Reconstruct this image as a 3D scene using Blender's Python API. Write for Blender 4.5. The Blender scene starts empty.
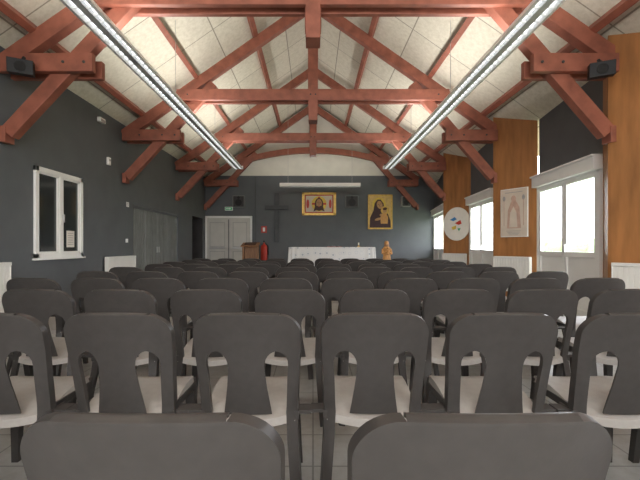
import bpy, bmesh, math, random
from mathutils import Matrix, Vector
random.seed(4)
sc = bpy.context.scene
sc.view_settings.view_transform = 'Standard'
sc.view_settings.exposure = 0.12
CH = 1.09
XL = -3.85
BACK = 14.3
REAR = -3.2
TR = [4.95, 8.1, 11.2, 14.1]
def zc(x): return 6.25 - 0.7*abs(x)

# ------------------------------------------------------------------ materials
def mat(name, col, rough=0.6, var=0.0, scale=5.0, stretch=(1,1,1), bump=0.0, metal=0.0, spec=0.5, emit=0.0):
    m = bpy.data.materials.new(name); m.use_nodes = True
    nt = m.node_tree; b = nt.nodes['Principled BSDF']
    b.inputs['Base Color'].default_value = (*col, 1)
    b.inputs['Roughness'].default_value = rough
    b.inputs['Metallic'].default_value = metal
    b.inputs['Specular IOR Level'].default_value = spec
    if emit:
        b.inputs['Emission Color'].default_value = (*col, 1)
        b.inputs['Emission Strength'].default_value = emit
    if var or bump:
        tc = nt.nodes.new('ShaderNodeTexCoord')
        mp = nt.nodes.new('ShaderNodeMapping'); mp.inputs['Scale'].default_value = stretch
        nz = nt.nodes.new('ShaderNodeTexNoise'); nz.inputs['Scale'].default_value = scale
        nz.inputs['Detail'].default_value = 6
        nt.links.new(tc.outputs['Object'], mp.inputs[0]); nt.links.new(mp.outputs[0], nz.inputs['Vector'])
        if var:
            r = nt.nodes.new('ShaderNodeValToRGB')
            r.color_ramp.elements[0].position = 0.3; r.color_ramp.elements[1].position = 0.7
            r.color_ramp.elements[0].color = (*[c*(1-var) for c in col], 1)
            r.color_ramp.elements[1].color = (*[min(1, c*(1+var)) for c in col], 1)
            nt.links.new(nz.outputs['Fac'], r.inputs[0]); nt.links.new(r.outputs[0], b.inputs['Base Color'])
        if bump:
            bp = nt.nodes.new('ShaderNodeBump'); bp.inputs['Strength'].default_value = bump
            bp.inputs['Distance'].default_value = 0.01
            nt.links.new(nz.outputs['Fac'], bp.inputs['Height']); nt.links.new(bp.outputs[0], b.inputs['Normal'])
    return m

def tile_mat(name, col, col2, mortar, bw, bh, ms, rough, axes, spec=0.5, offset=0.0):
    m = bpy.data.materials.new(name); m.use_nodes = True
    nt = m.node_tree; b = nt.nodes['Principled BSDF']
    tc = nt.nodes.new('ShaderNodeTexCoord')
    sp = nt.nodes.new('ShaderNodeSeparateXYZ'); cb = nt.nodes.new('ShaderNodeCombineXYZ')
    nt.links.new(tc.outputs['Object'], sp.inputs[0])
    nt.links.new(sp.outputs[axes[0]], cb.inputs[0]); nt.links.new(sp.outputs[axes[1]], cb.inputs[1])
    br = nt.nodes.new('ShaderNodeTexBrick'); br.offset = offset
    br.inputs['Scale'].default_value = 1
    br.inputs['Brick Width'].default_value = bw; br.inputs['Row Height'].default_value = bh
    br.inputs['Mortar Size'].default_value = ms
    br.inputs['Color1'].default_value = (*col, 1); br.inputs['Color2'].default_value = (*col2, 1)
    br.inputs['Mortar'].default_value = (*mortar, 1)
    nt.links.new(cb.outputs[0], br.inputs['Vector'])
    nz = nt.nodes.new('ShaderNodeTexNoise'); nz.inputs['Scale'].default_value = 14; nz.inputs['Detail'].default_value = 9
    nz.inputs['Roughness'].default_value = .7
    nt.links.new(tc.outputs['Object'], nz.inputs['Vector'])
    mx = nt.nodes.new('ShaderNodeMix'); mx.data_type = 'RGBA'; mx.blend_type = 'MULTIPLY'
    mx.inputs[0].default_value = 1.0
    r = nt.nodes.new('ShaderNodeValToRGB')
    r.color_ramp.elements[0].position = 0.35; r.color_ramp.elements[0].color = (.84, .83, .80, 1)
    r.color_ramp.elements[1].position = 0.6; r.color_ramp.elements[1].color = (1, 1, 1, 1)
    nt.links.new(nz.outputs['Fac'], r.inputs[0])
    nt.links.new(br.outputs['Color'], mx.inputs[6]); nt.links.new(r.outputs[0], mx.inputs[7])
    nt.links.new(mx.outputs[2], b.inputs['Base Color'])
    b.inputs['Roughness'].default_value = rough; b.inputs['Specular IOR Level'].default_value = spec
    return m

M_wall = mat('slate_paint', (.112, .122, .130), .7, .07, 3, bump=.05)
M_cream = mat('cream_paint', (.70, .68, .60), .8, .05, 3)
M_ceil = tile_mat('ceiling_fibre_panel', (.72, .68, .57), (.67, .63, .53), (.33, .30, .24), 1.2, .6, .010, .9, (1, 0))
M_floor = tile_mat('floor_tile', (.52, .52, .51), (.47, .47, .46), (.25, .25, .24), .33, .33, .005, .28, (0, 1))
M_red = mat('red_stained_timber', (.27, .088, .055), .55, .25, 6, (1, 1, 1), bump=.15)
M_ply = mat('honey_plywood', (.36, .155, .05), .5, .25, 3, (3, 3, .5), bump=.05)
M_white = mat('white_lacquer', (.86, .86, .84), .4, .03, 4)
M_pvc = mat('white_pvc', (.90, .90, .88), .35, .02, 4)
M_rad = mat('radiator_enamel', (.80, .79, .75), .4, .03, 5)
M_black = mat('black_plastic', (.012, .012, .013), .6, .1, 20, spec=.3)
M_shell = mat('graphite_polypropylene', (.046, .042, .040), .36, .10, 30, bump=.05, spec=.5)
M_seat = mat('taupe_sheen_polypropylene', (.37, .35, .33), .40, .06, 30, bump=.05)  # same plastic as the shell; glossy reflection painted in as a lighter base colour
M_slat = mat('grey_green_slat', (.19, .20, .195), .6, .1, 4)
M_doorw = mat('door_beige', (.56, .55, .51), .5, .05, 4)
M_doorf = mat('door_frame_grey', (.40, .40, .38), .5, .05, 4)
M_steel = mat('brushed_steel', (.5, .5, .5), .3, .05, 20, metal=1)
M_gold = mat('gold_leaf', (.60, .38, .09), .4, .2, 15, metal=.35)
M_goldbg = mat('gold_paint', (.62, .42, .15), .6, .15, 12)
M_brown = mat('dark_brown_paint', (.06, .025, .015), .6, .2, 15)
M_skin = mat('ochre_paint', (.45, .24, .11), .6, .15, 15)
M_maroon = mat('maroon_paint', (.045, .015, .02), .6, .2, 15)
M_redp = mat('red_paint', (.5, .04, .02), .5, .1, 15)
M_oak = mat('oak_wood', (.30, .15, .07), .5, .25, 5, (6, 6, 1))
M_dkwood = mat('dark_wood', (.035, .032, .033), .6, .2, 5)
M_crossw = mat('grey_stained_wood', (.060, .064, .070), .6, .2, 5)
M_honey = mat('carved_honey_wood', (.55, .27, .08), .5, .25, 8, (4, 4, 1))
M_paper = mat('poster_paper', (.62, .53, .44), .8, .06, 6)
M_pinkp = mat('terracotta_ink', (.50, .33, .26), .8, .15, 10)
M_greyp = mat('grey_ink', (.35, .33, .32), .8, .15, 10)
M_dgrey = mat('dark_grille', (.02, .02, .02), .8, .15, 30, spec=.2)
M_artw = mat('painted_white_board', (.80, .76, .70), .7, .05, 6)
M_blue = mat('blue_paint', (.05, .2, .45), .6, .1, 10)
M_green = mat('green_paint', (.05, .35, .15), .6, .1, 10)
M_yel = mat('yellow_paint', (.7, .5, .08), .6, .1, 10)
M_dglass = mat('dark_glass', (.03, .035, .035), .08, 0, spec=.7)
M_tube = mat('fluorescent_tube', (.95, .97, 1), .4, 0, emit=2.0)
M_louvre = mat('louvre_grey', (.50, .51, .51), .4, .05, 10)
M_exit = mat('exit_sign_green', (.02, .35, .12), .5, .05, 10, emit=.3)
M_grass = mat('grass', (.30, .38, .20), .9, .3, 8)
M_leaf = mat('hedge_leaves', (.22, .32, .14), .8, .4, 9, bump=.8)
M_carpet = mat('platform_laminate', (.33, .30, .27), .6, .1, 8)
M_wax = mat('wax', (.8, .76, .62), .5, .03, 8)

def glass_mat():
    m = bpy.data.materials.new('window_glass'); m.use_nodes = True
    nt = m.node_tree; nt.nodes.remove(nt.nodes['Principled BSDF'])
    out = nt.nodes['Material Output']
    t = nt.nodes.new('ShaderNodeBsdfTransparent'); g = nt.nodes.new('ShaderNodeBsdfGlossy')
    g.inputs['Roughness'].default_value = .05
    mx = nt.nodes.new('ShaderNodeMixShader'); mx.inputs[0].default_value = .06
    nt.links.new(t.outputs[0], mx.inputs[1]); nt.links.new(g.outputs[0], mx.inputs[2])
    nt.links.new(mx.outputs[0], out.inputs[0]); return m
M_glass = glass_mat()

def cloth_mat():
    m = mat('embroidered_linen', (.74, .74, .73), .85, 0)
    nt = m.node_tree; b = nt.nodes['Principled BSDF']
    tc = nt.nodes.new('ShaderNodeTexCoord')
    v = nt.nodes.new('ShaderNodeTexVoronoi'); v.inputs['Scale'].default_value = 6
    v.inputs['Randomness'].default_value = .5
    nt.links.new(tc.outputs['Object'], v.inputs['Vector'])
    r = nt.nodes.new('ShaderNodeValToRGB'); r.color_ramp.interpolation = 'CONSTANT'
    e = r.color_ramp.elements
    e[0].position = 0; e[0].color = (.45, .49, .54, 1)
    e[1].position = .16; e[1].color = (.74, .74, .73, 1)
    e2 = e.new(.33); e2.color = (.64, .66, .68, 1)
    e3 = e.new(.38); e3.color = (.74, .74, .73, 1)
    nt.links.new(v.outputs['Distance'], r.inputs[0]); nt.links.new(r.outputs[0], b.inputs['Base Color'])
    return m
M_cloth = cloth_mat()

# ------------------------------------------------------------------ builder
def frame(P, right):
    r = Vector((right[0], right[1], 0)).normalized(); u = Vector((0, 0, 1)); n = r.cross(u)
    return Matrix(((r.x, u.x, n.x, P[0]), (r.y, u.y, n.y, P[1]), (r.z, u.z, n.z, P[2]), (0, 0, 0, 1)))

class B:
    def __init__(s, name, M=None):
        s.name = name; s.bm = bmesh.new(); s.mats = []; s.M = M or Matrix.Identity(4)
    def mi(s, m):
        if m not in s.mats: s.mats.append(m)
        return s.mats.index(m)
    def v(s, p): return s.bm.verts.new(s.M @ Vector(p))
    def face(s, vs, m):
        try:
            f = s.bm.faces.new(vs); f.material_index = s.mi(m); return f
        except ValueError: return None
    def poly(s, pts, m): return s.face([s.v(p) for p in pts], m)
    def box(s, c, d, m, R=None):
        c = Vector(c); vs = []
        for i in (-.5, .5):
            for j in (-.5, .5):
                for k in (-.5, .5):
                    o = Vector((i*d[0], j*d[1], k*d[2]))
                    if R: o = R @ o
                    vs.append(s.v(c+o))
        for f in ((0,1,3,2),(4,6,7,5),(0,4,5,1),(2,3,7,6),(0,2,6,4),(1,5,7,3)):
            s.face([vs[i] for i in f], m)
    def beam(s, p1, p2, w, dep, m):
        p1 = Vector(p1); p2 = Vector(p2); d = (p2-p1); L = d.length; d.normalize()
        y = Vector((0, 1, 0)); n = d.cross(y).normalized()
        R = Matrix((d, y, n)).transposed()
        s.box((p1+p2)/2, (L, dep, w), m, R)
    def loft(s, rings, m, caps=True, closed=True):
        rr = [[s.v(p) for p in r] for r in rings]
        n = len(rr[0])
        for a, b in zip(rr, rr[1:]):
            for i in range(n if closed else n-1):
                s.face([a[i], a[(i+1) % n], b[(i+1) % n], b[i]], m)
        if caps:
            s.face(rr[0][::-1], m); s.face(rr[-1], m)
    def cyl(s, p1, p2, r1, r2, m, n=16):
        p1 = Vector(p1); p2 = Vector(p2); d = (p2-p1).normalized()
        a = d.orthogonal().normalized(); b = d.cross(a)
        s.loft([[p1+(a*math.cos(t)+b*math.sin(t))*r1 for t in [2*math.pi*i/n for i in range(n)]],
                [p2+(a*math.cos(t)+b*math.sin(t))*r2 for t in [2*math.pi*i/n for i in range(n)]]], m)
    def lathe(s, prof, c, m, n=20, sx=1, sy=1):
        s.loft([[(c[0]+r*sx*math.cos(2*math.pi*i/n), c[1]+r*sy*math.sin(2*math.pi*i/n), c[2]+z) for i in range(n)] for r, z in prof], m)
    def ell(s, cx, cy, rx, ry, z, m, a0=0, n=28, rot=0):
        pts = []
        for i in range(n):
            t = 2*math.pi*i/n; x = rx*math.cos(t); y = ry*math.sin(t)
            pts.append((cx+x*math.cos(rot)-y*math.sin(rot), cy+x*math.sin(rot)+y*math.cos(rot), z))
        s.poly(pts, m)
    def done(s, bevel=0, smooth=False, weld=False):
        if weld: bmesh.ops.remove_doubles(s.bm, verts=s.bm.verts, dist=1e-4)
        bmesh.ops.recalc_face_normals(s.bm, faces=s.bm.faces) if smooth else None
        me = bpy.data.meshes.new(s.name); s.bm.to_mesh(me); s.bm.free()
        for m in s.mats: me.materials.append(m)
        o = bpy.data.objects.new(s.name, me); sc.collection.objects.link(o)
        if smooth:
            for p in me.polygons: p.use_smooth = True
            me.set_sharp_from_angle(angle=math.radians(38))
        if bevel:
            bv = o.modifiers.new('bevel', 'BEVEL'); bv.width = bevel; bv.segments = 2; bv.limit_method = 'ANGLE'
        return o

# ------------------------------------------------------------------ room shell
b = B('floor'); b.poly([(XL-.2, REAR, 0), (4.5, REAR, 0), (4.5, BACK+.1, 0), (XL-.2, BACK+.1, 0)], M_floor); b.done()
b = B('ceiling')
b.poly([(XL-.3, REAR, zc(XL-.3)), (XL-.3, BACK+.2, zc(XL-.3)), (0, BACK+.2, 6.25), (0, REAR, 6.25)], M_ceil)
b.poly([(4.7, REAR, zc(4.7)), (0, REAR, 6.25), (0, BACK+.2, 6.25), (4.7, BACK+.2, zc(4.7))], M_ceil)
b.done()
XW = -3.786
b = B('wall_back')
b.poly([(XL-.1, BACK, 0), (4.4, BACK, 0), (4.4, BACK, zc(4.4)), (-XW, BACK, 3.6), (XW, BACK, 3.6), (XL-.1, BACK, zc(XL-.1))], M_wall)
b.poly([(XW, BACK, 3.6), (-XW, BACK, 3.6), (0, BACK, 6.25)], M_cream)
b.done()
b = B('wall_rear')
b.poly([(XL-.1, REAR, 0), (4.6, REAR, 0), (4.6, REAR, zc(4.6)), (0, REAR, 6.25), (XL-.1, REAR, zc(XL-.1))], M_cream)
b.done()
WY0, WY1, WZ0, WZ1 = 5.54, 6.61, .95, 2.17
b = B('wall_left')
def lw(y0, y1, z0, z1): b.poly([(XL, y0, z0), (XL, y1, z0), (XL, y1, z1), (XL, y0, z1)], M_wall)
zt = zc(XL)
DY0, DY1, DZ = 8.56, 11.4, 1.98
OY0, OY1 = 12.75, 13.95
lw(REAR, WY0, 0, zt); lw(WY0, WY1, 0, WZ0); lw(WY0, WY1, WZ1, zt); lw(WY1, DY0, 0, zt)
lw(DY0, DY1, DZ, zt); lw(DY1, OY0, 0, zt); lw(OY0, OY1, 2.05, zt); lw(OY1, BACK, 0, zt)
def reveal(y0, y1, z0, z1, d, m):
    b.poly([(XL, y0, z1), (XL, y1, z1), (XL-d, y1, z1), (XL-d, y0, z1)], m)
    b.poly([(XL, y0, z0), (XL, y0, z1), (XL-d, y0, z1), (XL-d, y0, z0)], m)
    b.poly([(XL, y1, z0), (XL, y1, z1), (XL-d, y1, z1), (XL-d, y1, z0)], m)
reveal(DY0, DY1, 0, DZ, .14, M_wall); reveal(OY0, OY1, 0, 2.05, .6, M_dkwood)
b.poly([(XL-.6, OY0, 0), (XL-.6, OY1, 0), (XL-.6, OY1, 2.05), (XL-.6, OY0, 2.05)], M_dkwood)
b.poly([(XL-.6, OY0, .0), (XL-.6, OY1, .0), (XL, OY1, .0), (XL, OY0, .0)], M_floor)
b.done()
b = B('baseboard_left')
for y0, y1 in ((REAR, DY0), (DY1, OY0)): b.box((XL+.008, (y0+y1)/2, .04), (.016, y1-y0, .08), M_dkwood)
b.done()

# folding slatted door
b = B('door_1', frame((XL-.07, (DY0+DY1)/2, 0), (0, 1)))
L = DY1-DY0-.01; n = 4
for i in range(n):
    cx = -L/2+L*(i+.5)/n
    b.box((cx, DZ/2, 0), (L/n-.02, DZ-.02, .03), M_slat)
    k = 7
    for j in range(k):
        x = cx-L/n/2+L/n*(j+.5)/k
        b.box((x, DZ/2, .025), (L/n/k-.03, DZ-.1, .025), M_slat)
for cx in (-.06, .06): b.box((cx, 1.0, .055), (.02, .14, .03), M_steel)
b.box((0, DZ-.04, .03), (L, .06, .06), M_wall)
b.done(.003)

# left interior window
Wc = (WY0+WY1)/2; W = WY1-WY0; Hh = WZ1-WZ0
b = B('window_1', frame((XL, Wc, (WZ0+WZ1)/2), (0, 1)))
for sx in (-1, 1): b.box((sx*(W/2), 0, .005), (.065, Hh+.065, .06), M_pvc)
for sy in (-1, 1): b.box((0, sy*(Hh/2), .005), (W+.065, .065, .06), M_pvc)
b.box((0, 0, .006), (.07, Hh, .05), M_pvc)
b.box((0, -Hh/2-.045, .02), (W+.12, .025, .08), M_pvc)
for sx in (-1, 1):
    cx = sx*(W/4+.005)
    for q in (-1, 1):
        b.box((cx+q*(W/4-.045), 0, .0), (.03, Hh-.06, .045), M_pvc)
        b.box((cx, q*(Hh/2-.045), .0), (W/2-.08, .03, .045), M_pvc)
    b.box((cx, 0, -.012), (W/2-.08, Hh-.06, .01), M_dglass)
b.box((.03, -.05, .045), (.02, .12, .03), M_steel)
b.box((.28, -.36, -.003), (.2, .26, .004), M_artw)
for j in range(6): b.box((.28, -.27-.035*j, -.0), (.15, .008, .003), M_greyp)
b.done(.003)

# ---- right sawtooth wall
bw = B('wall_right'); wi = 2
TB = [-4.35, -1.25, 1.85] + TR[:3]
HT = 2.34
def seg(p, q, z0, m):
    bw.poly([(p[0], p[1], z0), (q[0], q[1], z0), (q[0], q[1], zc(q[0])), (p[0], p[1], zc(p[0]))], m)
for T in TB:
    A = (4.1, T-.8); Pn = (3.65, T); Q = (3.95, T+.5)
    R = (4.1, T+2.3) if T < 11 else (4.35, 14.3)
    if T > -4: seg(A, Pn, 0, M_ply)
    seg(Pn, Q, 0, M_ply)
    seg(Q, R, HT, M_wall)
    dx, dy = Q[0]-R[0], Q[1]-R[1]; L = math.hypot(dx, dy)
    w = B('window_%d' % wi, frame(((Q[0]+R[0])/2, (Q[1]+R[1])/2, 0), (dx, dy))); wi += 1
    w.box((0, HT-.10, .03), (L+.02, .2, .2), M_pvc)
    w.box((0, HT-.01, .04), (L+.04, .03, .24), M_pvc)
    for sx in (-1, 1): w.box((sx*(L/2-.03), (HT-.2)/2, 0), (.06, HT-.2, .09), M_pvc)
    w.box((0, HT-.225, 0), (L, .05, .09), M_pvc)
    w.box((0, .03, 0), (L, .06, .09), M_pvc)
    nl = 2 if L < 2 else 3
    lw_ = (L-.12)/nl
    for i in range(nl):
        cx = -L/2+.06+lw_*(i+.5)
        for q in (-1, 1): w.box((cx+q*(lw_/2-.035), 1.08, .01), (.065, 2.04, .06), M_pvc)
        w.box((cx, 2.08, .01), (lw_-.08, .05, .06), M_pvc)
        w.box((cx, .96, .01), (lw_-.08, .08, .06), M_pvc)
        w.box((cx, .10, .01), (lw_-.08, .09, .06), M_pvc)
        w.box((cx, .53, .0), (lw_-.13, .80, .03), M_pvc)
        w.box((cx, 1.53, 0), (lw_-.13, 1.06, .008), M_glass)
    w.box((.045, 1.05, .05), (.022, .13, .03), M_steel)
    w.done(.004)
bw.done()

# radiators
def radiator(P, right, L, z0=.22, z1=.89):
    r = B('radiator', frame((P[0], P[1], 0), right))
    n = max(4, int(L/.055)); h = z1-z0
    for i in range(n):
        x = -L/2+L*(i+.5)/n
        r.box((x, (z0+z1)/2, .08), (L/n*.90, h-.06, .05), M_rad)
    r.box((0, z1-.02, .08), (L, .04, .09), M_rad); r.box((0, z0+.02, .08), (L, .04, .07), M_rad)
    r.box((0, (z0+z1)/2, .08), (L-.01, h-.04, .035), M_rad)
    for sx in (-1, 1):
        r.box((sx*(L/2-.004), (z0+z1)/2, .075), (.012, h, .085), M_rad)
        r.box((sx*L*.3, (z0+z1)/2, .03), (.03, .2, .05), M_steel)
    r.cyl((L/2-.03, z0, .07), (L/2-.03, .0, .07), .01, .01, M_steel, 8)
    r.cyl((L/2+.0, z0+.05, .08), (L/2+.05, z0+.05, .08), .022, .022, M_white, 10)
    r.done(.004)
for T in TR[:3]:
    A = Vector((4.1, T-.8)); Pn = Vector((3.65, T)); mid = (A+Pn)/2
    radiator(mid, A-Pn, .74)
radiator((XL, 7.88), (0, 1), 1.1)
radiator((XL, 4.3), (0, 1), 1.3)

# ------------------------------------------------------------------ trusses
def truss(T, arched=False):
    t = B('roof_truss')
    for s in (-1, 1):
        xw = 3.82 if s < 0 else 3.70
        t.beam((s*xw, T, 6.0-.7*xw), (0, T, 6.0), .20, .14, M_red)
        t.beam((s*(xw-.07), T, 2.48), (s*2.0, T, 4.36), .18, .13, M_red)
        for q in (-1, 1):
            t.beam((s*(xw-.02), T+q*.11, 3.30), (s*2.65, T+q*.11, 3.30), .22, .08, M_red)
        for bx in (3.0, 3.45, 2.75):
            t.cyl((s*bx, T-.165, 3.30), (s*bx, T-.145, 3.30), .018, .018, M_dkwood, 8)
        t.box((s*(xw-.03), T, 2.46), (.08, .16, .2), M_red)
    if arched:
        pts = []
        for i in range(13):
            x = -3.0+6.0*i/12
            pts.append((x, 4.47-.55*(x/3.0)**2))
        t.loft([[(x, T-.07, z-.11), (x, T+.07, z-.11), (x, T+.07, z+.09), (x, T-.07, z+.09)] for x, z in pts], M_red)
        t.box((0, T, 5.1), (.2, .18, 1.7), M_red)
    else:
        for q in (-1, 1):
            t.beam((-2.72, T+q*.10, 4.11), (2.72, T+q*.10, 4.11), .22, .07, M_red)
        t.box((0, T, 4.85), (.2, .16, 2.2), M_red)
        t.box((0, T, 3.95), (.18, .28, .70), M_red)
        for bx in (-.05, .05, -2.5, 2.5):
            t.cyl((bx, T-.155, 4.11), (bx, T-.13, 4.11), .016, .016, M_dkwood, 8)
    t.done(.008)
truss(-1.25); truss(1.85)
for T in TR: truss(T, T > 14)
b = B('roof_purlins')
for x in (1.17, 2.37, 3.45):
    for s in (-1, 1):
        ang = math.atan(.7)*s
        R = Matrix.Rotation(ang, 3, 'Y')
        b.box((s*x, (REAR+BACK)/2, 6.0-.7*x+.175), (.09, BACK-REAR-.02, .13), M_red, R)
b.box((0, (REAR+BACK)/2, 6.13), (.12, BACK-REAR-.02, .14), M_red)
b.done(.004)

# ------------------------------------------------------------------ hanging luminaires
def strip_light(P1, P2, w=.28):
    P1 = Vector(P1); P2 = Vector(P2); L = (P2-P1).length; c = (P1+P2)/2; d = (P2-P1).normalized()
    n = d.cross(Vector((0, 0, 1)))
    M = Matrix(((d.x, n.x, 0, c.x), (d.y, n.y, 0, c.y), (0, 0, 1, c.z), (0, 0, 0, 1)))
    l = B('hanging_strip_light', M)
    l.box((0, 0, .06), (L, w*.55, .03), M_white)
    for q in (-1, 1):
        l.loft([[(x, q*w*.28, .06), (x, q*w/2, -.03), (x, q*(w/2-.035), -.037), (x, q*w*.25, .045)] for x in (-L/2, L/2)], M_white)
    for x in (-L/2, L/2): l.box((x, 0, .015), (.012, w, .1), M_white)
    l.box((0, 0, -.014), (L, .075, .037), M_louvre)
    for q in (-1, 1):
        l.cyl((-L/2, q*w*.24, .005), (L/2, q*w*.24, .005), .013, .013, M_tube, 8)
    k = int(L/.12)
    for i in range(k):
        x = -L/2+L*(i+.5)/k
        l.box((x, 0, -.02), (.006, w*.82, .022), M_white)
    m = max(2, int(L/2.6)+1)
    for i in range(m):
        x = -L/2+.25+(L-.5)*i/(m-1)
        zt_ = zc(c.x)-c.z if abs(d.y) > .5 else zc(c.x+x*d.x)-c.z
        l.cyl((x, 0, .07), (x, 0, zt_-.01), .004, .004, M_steel, 6)
    return l.done()
zl = CH+2.3
for s in (-1, 1):
    strip_light((s*2.2, 1.0, zl), (s*2.2, 11.8, zl), .28)
strip_light((-1.03, 12.5, 2.98), (1.47, 12.5, 2.98), .22)

# ------------------------------------------------------------------ speakers
def speaker(x, y, z, s):
    l = B('wall_speaker')
    R = Matrix.Rotation(s*.5, 3, 'Z') @ Matrix.Rotation(.2, 3, 'X')
    l.box((x, y, z), (.25, .2, .16), M_black, R)
    l.cyl((x, y, z+.05), (x, y+.05, z+.14), .02, .02, M_black, 8)
    l.cyl(Vector((x, y, z))+R @ Vector((0, -.1, 0)), Vector((x, y, z))+R @ Vector((0, -.106, 0)), .06, .055, M_dgrey, 16)
    l.done(.012)
speaker(-3.40, 4.66, 3.17, 1); speaker(3.36, 4.66, 3.14, -1)
def on_back(name, x, z): return B(name, frame((x, BACK, z), (1, 0)))
for px, w, h in ((239.5, .42, .42), (351.5, .46, .42), (405, .32, .36)):
    l = on_back('back_wall_speaker', (px-313)*BACK/400, CH+(246-202)*BACK/400)
    l.box((0, 0, .1), (w, h, .18), M_greyp if px > 400 else M_slat)
    l.box((0, 0, .195), (w-.05, h-.05, .012), M_dkwood)
    l.ell(0, -.04, w*.28, w*.28, .203, M_black); l.ell(0, h*.33, .05, .05, .203, M_black)
    l.done(.01)

# ------------------------------------------------------------------ back door
b = on_back('door_2', -3.0, 0)
b.box((0, 1.06, .022), (1.6, 2.12, .04), M_doorw)
for cx, w in ((-.40, .76), (.40, .72)):
    b.box((cx, 1.03, .055), (w, 2.0, .035), M_doorw)
    for cz, hh in ((.55, .7), (1.5, .85)):
        for q in (-1, 1):
            b.box((cx+q*(w/2-.12), cz, .077), (.025, hh, .015), M_doorf)
            b.box((cx, cz+q*hh/2, .077), (w-.22, .025, .015), M_doorf)
    b.box((cx, 1.02, .11), (w-.2, .05, .05), M_steel)
b.box((0, 1.03, .08), (.04, 2.0, .02), M_slat)
for q in (-1, 1): b.box((q*.8, 1.06, .05), (.06, 2.14, .09), M_white)
b.box((0, 2.12, .05), (1.66, .07, .09), M_white)
b.done(.004)
b = on_back('exit_sign', -3.0, 2.42)
b.box((0, 0, .03), (.28, .13, .05), M_white); b.box((0, 0, .058), (.24, .09, .006), M_exit)
b.poly([(-.1, -.015, .063), (.02, -.015, .063), (.02, -.035, .063), (.1, 0, .063), (.02, .035, .063), (.02, .015, .063), (-.1, .015, .063)], M_white)
b.done(.003)
b = on_back('trim_1', (254.5-313)*BACK/400, 1.8); b.box((0, 0, .021), (.05, 3.58, .04), M_wall); b.box((.03, 0, .011), (.012, 3.58, .02), M_dkwood); b.done(.003)
b = on_back('baseboard_back', 0, 0); b.box((1.1, .04, .011), (6.2, .08, .02), M_dkwood); b.done()
b = on_back('wall_cross', -1.29, 2.1)
b.box((0, 0, .04), (.15, 1.75, .07), M_crossw); b.box((0, .36, .045), (.85, .15, .07), M_crossw); b.done(.008)
b = on_back('fire_extinguisher', (264.5-313)*BACK/400, .88)
b.M = b.M @ Matrix.Translation((0, 0, .13)) @ Matrix.Rotation(-math.pi/2, 4, 'X')
b.lathe([(.02, -.3), (.11, -.29), (.12, -.26), (.12, .16), (.1, .22), (.035, .27), (.03, .3), (.03, .33), (.01, .34)], (0, 0, 0), M_redp)
b.box((0, 0, .36), (.05, .12, .04), M_black); b.box((0, -.02, .40), (.03, .18, .015), M_black)
b.cyl((.03, 0, .33), (.14, 0, .22), .012, .012, M_black, 8); b.cyl((.14, 0, .22), (.14, 0, -.1), .012, .018, M_black, 8)
b.box((0, .115, .0), (.12, .02, .06), M_steel)
b.done(smooth=True)
b = on_back('fire_sign', (264-313)*BACK/400, 1.68)
b.box((0, 0, .01), (.2, .24, .01), M_redp); b.box((0, 0, .017), (.08, .14, .004), M_white); b.done()

# ------------------------------------------------------------------ icons
b = on_back('holy_face_icon', (319-313)*BACK/400, CH+(246-204)*BACK/400)
W, H = 1.2, .80
b.box((0, 0, .02), (W, H, .03), M_goldbg)
for q in (-1, 1):
    b.box((q*(W/2-.03), 0, .04), (.07, H, .05), M_gold); b.box((0, q*(H/2-.03), .04), (W, .07, .05), M_gold)
b.box((0, 0, .038), (W-.2, H-.16, .006), M_redp)
b.box((0, 0, .043), (W-.26, H-.22, .006), M_paper)
b.ell(0, .0, .27, .27, .048, M_yel)
b.box((0, 0, .05), (.5, .07, .003), M_redp); b.box((0, .1, .05), (.07, .3, .003), M_redp)
b.ell(0, -.02, .155, .23, .054, M_brown)
b.poly([(-.13, -.05, .055), (-.2, -.27, .055), (-.08, -.22, .055), (0, -.2, .055), (.08, -.22, .055), (.2, -.27, .055), (.13, -.05, .055)], M_brown)
b.ell(0, .01, .10, .165, .058, M_skin)
b.poly([(-.085, -.07, .06), (-.05, -.2, .06), (0, -.24, .06), (.05, -.2, .06), (.085, -.07, .06), (0, -.09, .06)], M_brown)
for q in (-1, 1):
    b.ell(q*.042, .03, .022, .01, .062, M_brown); b.box((q*.042, .055, .062), (.05, .008, .002), M_brown)
    b.ell(q*.40, .0, .05, .16, .048, M_redp)
b.box((0, -.01, .062), (.014, .08, .002), M_brown); b.ell(0, -.1, .03, .009, .063, M_redp)
b.done()
b = on_back('madonna_icon', (380-313)*BACK/400, CH+(246-212)*BACK/400)
W, H = .86, 1.22
b.box((0, 0, .02), (W, H, .03), M_goldbg)
for q in (-1, 1):
    b.box((q*(W/2-.02), 0, .04), (.05, H, .05), M_gold); b.box((0, q*(H/2-.02), .04), (W, .05, .05), M_gold)
b.ell(-.04, .27, .24, .24, .04, M_yel)
b.poly([(-.38, -.56, .044), (-.36, -.2, .044), (-.24, .05, .044), (-.2, .3, .044), (-.1, .44, .044), (.02, .44, .044), (.12, .3, .044), (.15, .1, .044), (.28, -.08, .044), (.36, -.3, .044), (.38, -.56, .044)], M_maroon)
b.ell(-.02, .25, .10, .145, .048, M_skin, rot=.25)
b.box((-.02, .22, .05), (.012, .08, .002), M_brown, Matrix.Rotation(.25, 3, 'Z'))
for q in (-1, 1): b.ell(-.02+q*.04, .27+q*.01, .02, .009, .051, M_brown)
b.ell(.17, .06, .15, .15, .047, M_gold)
b.ell(.16, .05, .075, .09, .05, M_skin, rot=.4); b.ell(.17, .11, .08, .05, .051, M_brown, rot=.2)
b.poly([(.02, -.42, .049), (.0, -.2, .049), (.08, -.04, .049), (.22, -.05, .049), (.28, -.2, .049), (.26, -.42, .049)], M_honey)
b.ell(-.08, -.26, .12, .045, .052, M_skin, rot=.3); b.ell(.02, -.1, .05, .03, .053, M_skin, rot=.7)
b.done()

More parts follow.
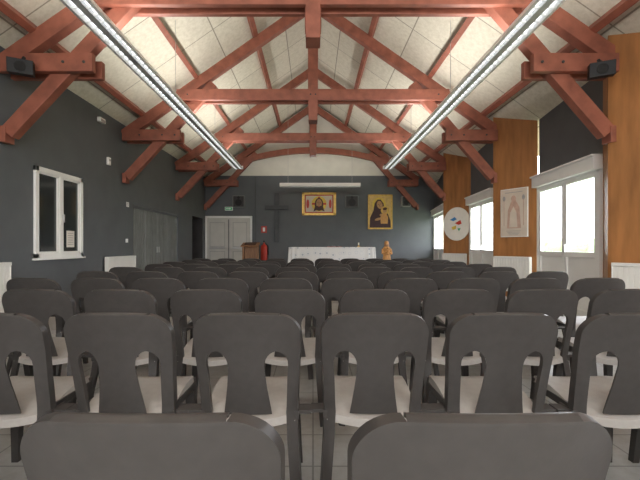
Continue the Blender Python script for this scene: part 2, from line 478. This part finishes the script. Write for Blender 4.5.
def pier_frame(T, X_over_d, z):
    A = Vector((4.1, T-.8)); Pn = Vector((3.65, T)); d = A-Pn
    k = X_over_d; t = (k*Pn.y-Pn.x)/(d.x-k*d.y)
    p = Pn+d*t; return frame((p.x, p.y, z), d)
b = B('framed_poster', pier_frame(8.1, (514.5-313)/400, 1.73))
b.box((0, 0, .013), (.56, .93, .02), M_white); b.box((0, 0, .025), (.54, .91, .004), M_paper)
b.poly([(-.14, -.3, .028), (-.12, .05, .028), (-.05, .22, .028), (.04, .24, .028), (.12, .1, .028), (.15, -.3, .028)], M_pinkp)
b.poly([(-.09, -.28, .03), (-.07, 0, .03), (0, .12, .03), (.06, .0, .03), (.08, -.28, .03)], M_paper)
b.ell(0, .27, .05, .06, .031, M_pinkp)
b.box((0, .39, .03), (.36, .012, .002), M_greyp)
for i in range(4): b.box((0, -.35-.025*i, .03), (.3-.04*i, .008, .002), M_greyp)
for q in (-1, 1): b.box((q*.2, .0, .03), (.012, .5, .002), M_pinkp); b.ell(q*.2, .28, .03, .05, .03, M_greyp)
b.done()
b = B('round_painted_panel', pier_frame(11.2, (457-313)/400, CH+(246-224)*10.8/400))
r_ = .45
b.cyl((0, 0, .005), (0, 0, .025), r_, r_, M_artw, 40)
b.ell(.0, 0, r_-.02, r_-.02, .027, M_artw, n=40)
b.poly([(-.22, .12, .03), (-.05, .19, .03), (.02, .12, .03), (-.1, .08, .03)], M_blue)
b.poly([(-.05, .02, .031), (.14, .10, .031), (.18, .0, .031), (.08, -.03, .031)], M_redp)
b.poly([(-.16, -.08, .032), (.0, -.04, .032), (.0, -.13, .032), (-.12, -.16, .032)], M_yel)
b.poly([(.04, -.12, .033), (.15, -.12, .033), (.09, -.2, .033)], M_green)
b.done()

b = B('light_switch', frame((XL, 8.25, 1.2), (0, 1))); b.box((0, 0, .011), (.08, .08, .02), M_white); b.box((0, 0, .023), (.05, .05, .008), M_white); b.done(.003)
b = B('thermostat', frame((XL, 7.5, 2.68), (0, 1))); b.box((0, 0, .021), (.09, .14, .04), M_white); b.box((0, .02, .043), (.05, .04, .004), M_greyp); b.done(.004)
b = B('emergency_light', frame((XL, 7.2, 3.35), (0, 1))); b.box((0, 0, .04), (.18, .08, .06), M_white); b.box((0, -.01, .073), (.14, .05, .006), M_greyp); b.done(.006)
b = B('notice_sheet', frame((XL, 8.3, 1.95), (0, 1))); b.box((0, 0, .004), (.12, .1, .004), M_white)
for j in range(2): b.box((0, .02-.03*j, .007), (.09, .006, .002), M_greyp)
b.done()

# ------------------------------------------------------------------ platform, altar, lectern, statue
b = B('platform'); b.box((.75, 12.2, .075), (5.6, 3.7, .15), M_carpet); b.done(.01)
b = B('altar_table')
cx, cy, wx, wy, top = .53, 11.5, 2.40, .85, 1.06
def ring(z, k, amp):
    pts = []; n = 160
    for i in range(n):
        t = 2*math.pi*i/n
        c, s = math.cos(t), math.sin(t)
        e = .13
        x = (wx/2+k)*math.copysign(abs(c)**e, c); y = (wy/2+k)*math.copysign(abs(s)**e, s)
        rip = amp*math.sin(i*.9+math.sin(i*.21)*2)
        pts.append((cx+x*(1+rip/(wx/2)), cy+y*(1+rip/(wy/2)), z))
    return pts
b.loft([ring(top, 0, 0), ring(top-.01, .012, .001), ring(top-.15, .016, .006), ring(top-.4, .022, .012), ring(.36, .03, .02)], M_cloth, caps=False)
b.poly(ring(top, 0, 0), M_cloth)
for sx in (-1, 1):
    for sy in (-1, 1):
        b.box((cx+sx*(wx/2-.1), cy+sy*(wy/2-.1), .59), (.07, .07, .88), M_oak)
b.box((cx, cy, top-.03), (wx-.04, wy-.04, .04), M_oak)
b.done(smooth=True)
b = B('altar_candle')
b.lathe([(.05, 0), (.05, .01), (.015, .02), (.012, .04), (.03, .05), (.03, .055)], (1.3, 11.4, top+.001), M_gold)
b.lathe([(.02, .055), (.02, .12), (.003, .125), (.002, .135)], (1.3, 11.4, top+.001), M_wax); b.done(smooth=True)
b = B('open_book')
for s in (-1, 1):
    b.loft([[(.6+s*x, 11.3, top+z), (.6+s*x, 11.55, top+z+.0)] for x, z in ((0, .012), (.05, .03), (.12, .03), (.19, .012))], M_white, caps=False, closed=False)
    b.box((.6+s*.1, 11.425, top+.007), (.2, .27, .008), M_redp)
b.done()
b = B('lectern')
lx, ly = -1.87, 12.0
for s in (-1, 1):
    b.box((lx+s*.20, ly, .62), (.05, .36, .94), M_oak)
b.box((lx, ly, .18), (.50, .46, .05), M_oak); b.box((lx, ly+.02, .7), (.38, .03, .78), M_oak); b.box((lx, ly-.0, .55), (.38, .32, .03), M_oak)
b.box((lx, ly-.02, 1.13), (.52, .48, .035), M_oak, Matrix.Rotation(.22, 3, 'X'))
b.box((lx, ly-.02, 1.165), (.34, .27, .02), M_brown, Matrix.Rotation(.22, 3, 'X'))
b.done(.006)
b = B('carved_statue')
sx, sy = 2.12, 11.5
b.box((sx, sy, .17), (.36, .32, .04), M_oak); b.box((sx, sy, .36), (.26, .24, .36), M_oak); b.box((sx, sy, .555), (.34, .3, .03), M_oak)
b.lathe([(.12, .0), (.13, .03), (.115, .15), (.10, .28), (.105, .36), (.12, .43), (.10, .48), (.05, .515), (.035, .53)], (sx, sy, .57), M_honey, 24, 1, .75)
b.lathe([(.02, -.07), (.045, -.055), (.058, -.01), (.05, .045), (.02, .07)], (sx, sy, 1.16), M_honey, 18)
b.lathe([(.07, -.13), (.074, -.02), (.06, .05), (.03, .082)], (sx, sy+.02, 1.16), M_oak, 18)
for s in (-1, 1):
    b.cyl((sx+s*.11, sy, 1.0), (sx+s*.13, sy-.05, .87), .034, .03, M_honey, 12)
    b.cyl((sx+s*.13, sy-.05, .87), (sx+s*.02, sy-.13, .92), .03, .022, M_honey, 12)
b.lathe([(.02, -.09), (.05, -.06), (.045, .04), (.02, .06)], (sx+.01, sy-.12, .93), M_honey, 14)
b.lathe([(.01, -.035), (.033, -.01), (.03, .02), (.01, .035)], (sx+.01, sy-.12, 1.03), M_honey, 14)
b.done(smooth=True)

# ------------------------------------------------------------------ stacking chair
def lerp_tab(tab, z):
    if z >= tab[0][0]: return tab[0][1]
    for (z0, a), (z1, c) in zip(tab, tab[1:]):
        if z >= z1:
            t = (z0-z)/(z0-z1)
            return a+(c-a)*t
    return tab[-1][1]
def chair_mesh():
    b = B('stacking_chair_tmp')
    ZH = .672; c = .120; ZT = .824
    WT = [(.74, .213), (.66, .211), (.55, .204), (.42, .199), (.3, .202), (0, .222)]
    def Wz(z): return lerp_tab(WT, z)
    def Y(x, z):
        y = .03-.100*((max(z, .4)-.4)/.42)**1.15
        y += .040*(abs(x)/.2)**2
        if z < .4: y -= .115*((.4-z)/.4)**1.3
        return y
    levels = []
    RC = .078
    for i in range(10):
        th = i/9*math.pi/2; levels.append((ZT-RC*(1-math.cos(th)), .213-RC+RC*math.sin(th)))
    for z in (.725, .705, .688): levels.append((z, Wz(z)))
    nb = len(levels)
    hz = [ZH, ZH-.003, ZH-.009, ZH-.018, ZH-.03, ZH-.045, ZH-.065, .58, .55, .52, .49, .46, .43, .40]
    for z in hz: levels.append((z, Wz(z)))
    nspine = len(levels)
    for z in (.36, .30, .24, .18, .12, .06, 0): levels.append((z, Wz(z)))
    rows = []
    SP = [(.66, .072), (.60, .072), (.52, .080), (.40, .098)]
    def sp(z): return lerp_tab(SP, z)
    def xin(z):
        if z > .40: return Wz(z)-.040
        return Wz(z)-.042+.010*(.4-z)/.4
    for i, (z, W) in enumerate(levels):
        if i < nb:
            k = W/.213; f = max(0.25, (z-ZH)/.1); f = min(1, f)
            s = (c-.04*f)*k; xi = (c+.04*f)*k
        else:
            e = 1 if z < ZH-.065 else math.sqrt(max(0.004, 1-((z-(ZH-.065))/.065)**2))
            if i == nb: e = .09
            s = c-(c-sp(z))*e; xi = c+(xin(z)-c)*e
        rows.append((z, W, s, xi))
    def P(x, z, W):
        zz = z-.012*(x/.2)**2*max(0, min(1, (z-.68)/.1))
        return (x, Y(x, z), zz)
    grid = []
    for i, (z, W, s, xi) in enumerate(rows):
        R = {}
        for side in (-1, 1):
            leg = [xi+(W-xi)*j/3 for j in range(4)]
            R[('leg', side)] = [b.v(P(side*x, z, W)) for x in leg]
            p = P(side*W, z, W); R[('fl', side)] = b.v((p[0]+side*.004, p[1]+.028, p[2]))
            if i >= nb:
                p = P(side*xi, z, W); R[('fi', side)] = b.v((p[0], p[1]+.018, p[2]))
            if i <= nb:
                R[('gap', side)] = [b.v(P(side*(s+(xi-s)*j/3), z, W)) for j in (1, 2)]
        if i < nspine:
            R['sp'] = [b.v(P(-s+2*s*j/8, z, W)) for j in range(9)]
        grid.append(R)
    for i in range(len(rows)-1):
        a, d = grid[i], grid[i+1]
        for side in (-1, 1):
            A = a[('leg', side)]; D = d[('leg', side)]
            for j in range(3): b.face([A[j], A[j+1], D[j+1], D[j]][::side], M_shell)
            b.face([A[3], a[('fl', side)], d[('fl', side)], D[3]][::side], M_shell)
            if i >= nb: b.face([a[('fi', side)], A[0], D[0], d[('fi', side)]][::side], M_shell)
            if i < nb:
                e = 8 if side > 0 else 0
                A2 = [a['sp'][e]]+a[('gap', side)]+[A[0]]; D2 = [d['sp'][e]]+d[('gap', side)]+[D[0]]
                for j in range(3): b.face([A2[j], A2[j+1], D2[j+1], D2[j]][::side], M_shell)
        if i+1 < nspine:
            for j in range(8): b.face([a['sp'][j], a['sp'][j+1], d['sp'][j+1], d['sp'][j]], M_shell)
    R0 = grid[0]
    line = [R0[('fl', -1)]]+R0[('leg', -1)][::-1]+R0[('gap', -1)][::-1]+R0['sp']+R0[('gap', 1)]+R0[('leg', 1)]+[R0[('fl', 1)]]
    up = [b.bm.verts.new(v.co+Vector((0, .010, .005))) for v in line[1:-1]]
    up2 = [b.bm.verts.new(v.co+Vector((0, .026, .001))) for v in line[1:-1]]
    for j in range(len(up)-1):
        b.face([line[j+1], up[j], up[j+1], line[j+2]], M_shell)
        b.face([up[j], up2[j], up2[j+1], up[j+1]], M_shell)
    nu, nv = 12, 12
    G = []
    for j in range(nv+1):
        v = j/nv; row = []
        hw = .186 if v < .8 else .186-.03*((v-.8)/.2)**2.5
        for i in range(nu+1):
            u = -1+2*i/nu
            x = hw*u
            y = .035+.40*v+.03*(u*u)*(1-v)
            z = .392+.05*math.sin(min(1, v/.75)*math.pi/2)-.014*(1-u*u)*math.sin(v*math.pi)-.02*(1-u*u)*max(0, 1-v*4)
            if v > .84: z -= .035*((v-.84)/.16)**2
            row.append(b.v((x, y, z)))
        G.append(row)
    for j in range(nv):
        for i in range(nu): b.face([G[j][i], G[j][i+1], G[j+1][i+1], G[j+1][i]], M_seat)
    per = [G[0][i] for i in range(nu+1)]+[G[j][nu] for j in range(1, nv+1)]+[G[nv][i] for i in range(nu-1, -1, -1)]+[G[j][0] for j in range(nv-1, 0, -1)]
    low = [b.bm.verts.new(v.co+Vector((v.co.x*.02, (v.co.y-.235)*.03, -.030))) for v in per]
    n = len(per)
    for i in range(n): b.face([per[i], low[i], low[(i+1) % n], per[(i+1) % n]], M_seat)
    o = b.done()
    sol = o.modifiers.new('s', 'SOLIDIFY'); sol.thickness = .007; sol.offset = 0
    dg = bpy.context.evaluated_depsgraph_get(); dg.update()
    me = bpy.data.meshes.new_from_object(o.evaluated_get(dg))
    bpy.data.objects.remove(o)
    b = B('stacking_chair'); b.bm.from_mesh(me); b.mats = [m for m in me.materials]
    for s in (-1, 1):
        rg = []
        for t in (0, .25, .5, .75, 1):
            z = .43*(1-t); x = s*(.166+.03*t); y = .385+.035*t; a = .024-.008*t
            rg.append([(x-a, y-a, z), (x+a, y-a, z), (x+a, y+a, z), (x-a, y+a, z)])
        b.loft(rg, M_shell)
        b.box((s*.197, .11, .383), (.02, .10, .035), M_shell)
        b.box((s*.229, .11, .392), (.060, .07, .014), M_shell)
        b.box((s*.192, .235, .400), (.010, .30, .03), M_shell)
    b.box((0, .405, .402), (.33, .012, .03), M_shell)
    for f in b.bm.faces: f.smooth = True
    me2 = bpy.data.meshes.new('stacking_chair'); b.bm.to_mesh(me2)
    for m in b.mats: me2.materials.append(m)
    me2.set_sharp_from_angle(angle=math.radians(50))
    return me2
CM = chair_mesh()
offs = [.005, -.008, .12, .03, .10, .0, .09, .02, .06, .0]
for r in range(10):
    pitch = .540 if r == 0 else .520
    for k in range(10):
        x = pitch*(k-4.5)+offs[r]
        o = bpy.data.objects.new('stacking_chair', CM); sc.collection.objects.link(o)
        o.location = (x+random.uniform(-.006, .006), (.67 if r == 0 else 1.61+.85*(r-1))+random.uniform(-.01, .01)*(r > 0), 0.0)
        o.rotation_euler[2] = random.uniform(-.012, .012)

# ------------------------------------------------------------------ outside
b = B('lawn'); b.poly([(4.6, -20, -.08), (40, -20, -.08), (40, 35, -.08), (4.6, 35, -.08)], M_grass); b.done()
b = B('hedge')
for i in range(60):
    y = -14+i*.75; rr = random.uniform(.7, 1.1)
    b.lathe([(rr*.5, 0), (rr, .4), (rr*1.05, .9), (rr*.75, 1.4), (rr*.2, 1.65)], (16+random.uniform(-.4, .4), y, -.08), M_leaf, 9)
b.done(smooth=True)

# ------------------------------------------------------------------ lights
w = bpy.data.worlds.new('sky_world'); sc.world = w; w.use_nodes = True
nt = w.node_tree; bg = nt.nodes['Background']
sk = nt.nodes.new('ShaderNodeTexSky'); sk.sky_type = 'HOSEK_WILKIE'; sk.turbidity = 8; sk.sun_direction = (.3, -.5, .8)
mx = nt.nodes.new('ShaderNodeMix'); mx.data_type = 'RGBA'; mx.inputs[0].default_value = .75
mx.inputs[7].default_value = (.93, .96, 1, 1)
nt.links.new(sk.outputs[0], mx.inputs[6]); nt.links.new(mx.outputs[2], bg.inputs[0]); bg.inputs[1].default_value = 10
def area(name, loc, rot, sx, sy, e, col=(1, 1, 1)):
    l = bpy.data.lights.new(name, 'AREA'); l.shape = 'RECTANGLE'; l.size = sx; l.size_y = sy; l.energy = e; l.color = col
    o = bpy.data.objects.new(name, l); sc.collection.objects.link(o); o.location = loc; o.rotation_euler = rot; return o
for s in (-1, 1):
    area('ceiling_fill', (s*2.2, 6.4, zl+.09), (math.pi, 0, 0), .16, 10.6, 100, (1, .97, .92))  # added fill lamps, hidden above the troughs to brighten the ceiling
area('ceiling_fill', (.22, 12.5, 3.08), (math.pi, 0, 0), 2.4, .12, 24, (1, .97, .92))  # added ceiling fill hidden above the altar strip light
area('rear_fill_light', (0, REAR+.15, 3.0), (math.radians(100), 0, 0), 6.0, 2.6, 520, (1, .99, .97))  # added fill lamp behind the camera; the rear wall has no window

cam = bpy.data.cameras.new('camera'); co = bpy.data.objects.new('camera', cam); sc.collection.objects.link(co)
co.location = (0, 0, CH); co.rotation_euler = (math.radians(90), 0, 0)
cam.lens = 22.5; cam.sensor_width = 36; cam.shift_x = 7/640; cam.shift_y = 6/640; cam.clip_start = .05
sc.camera = co
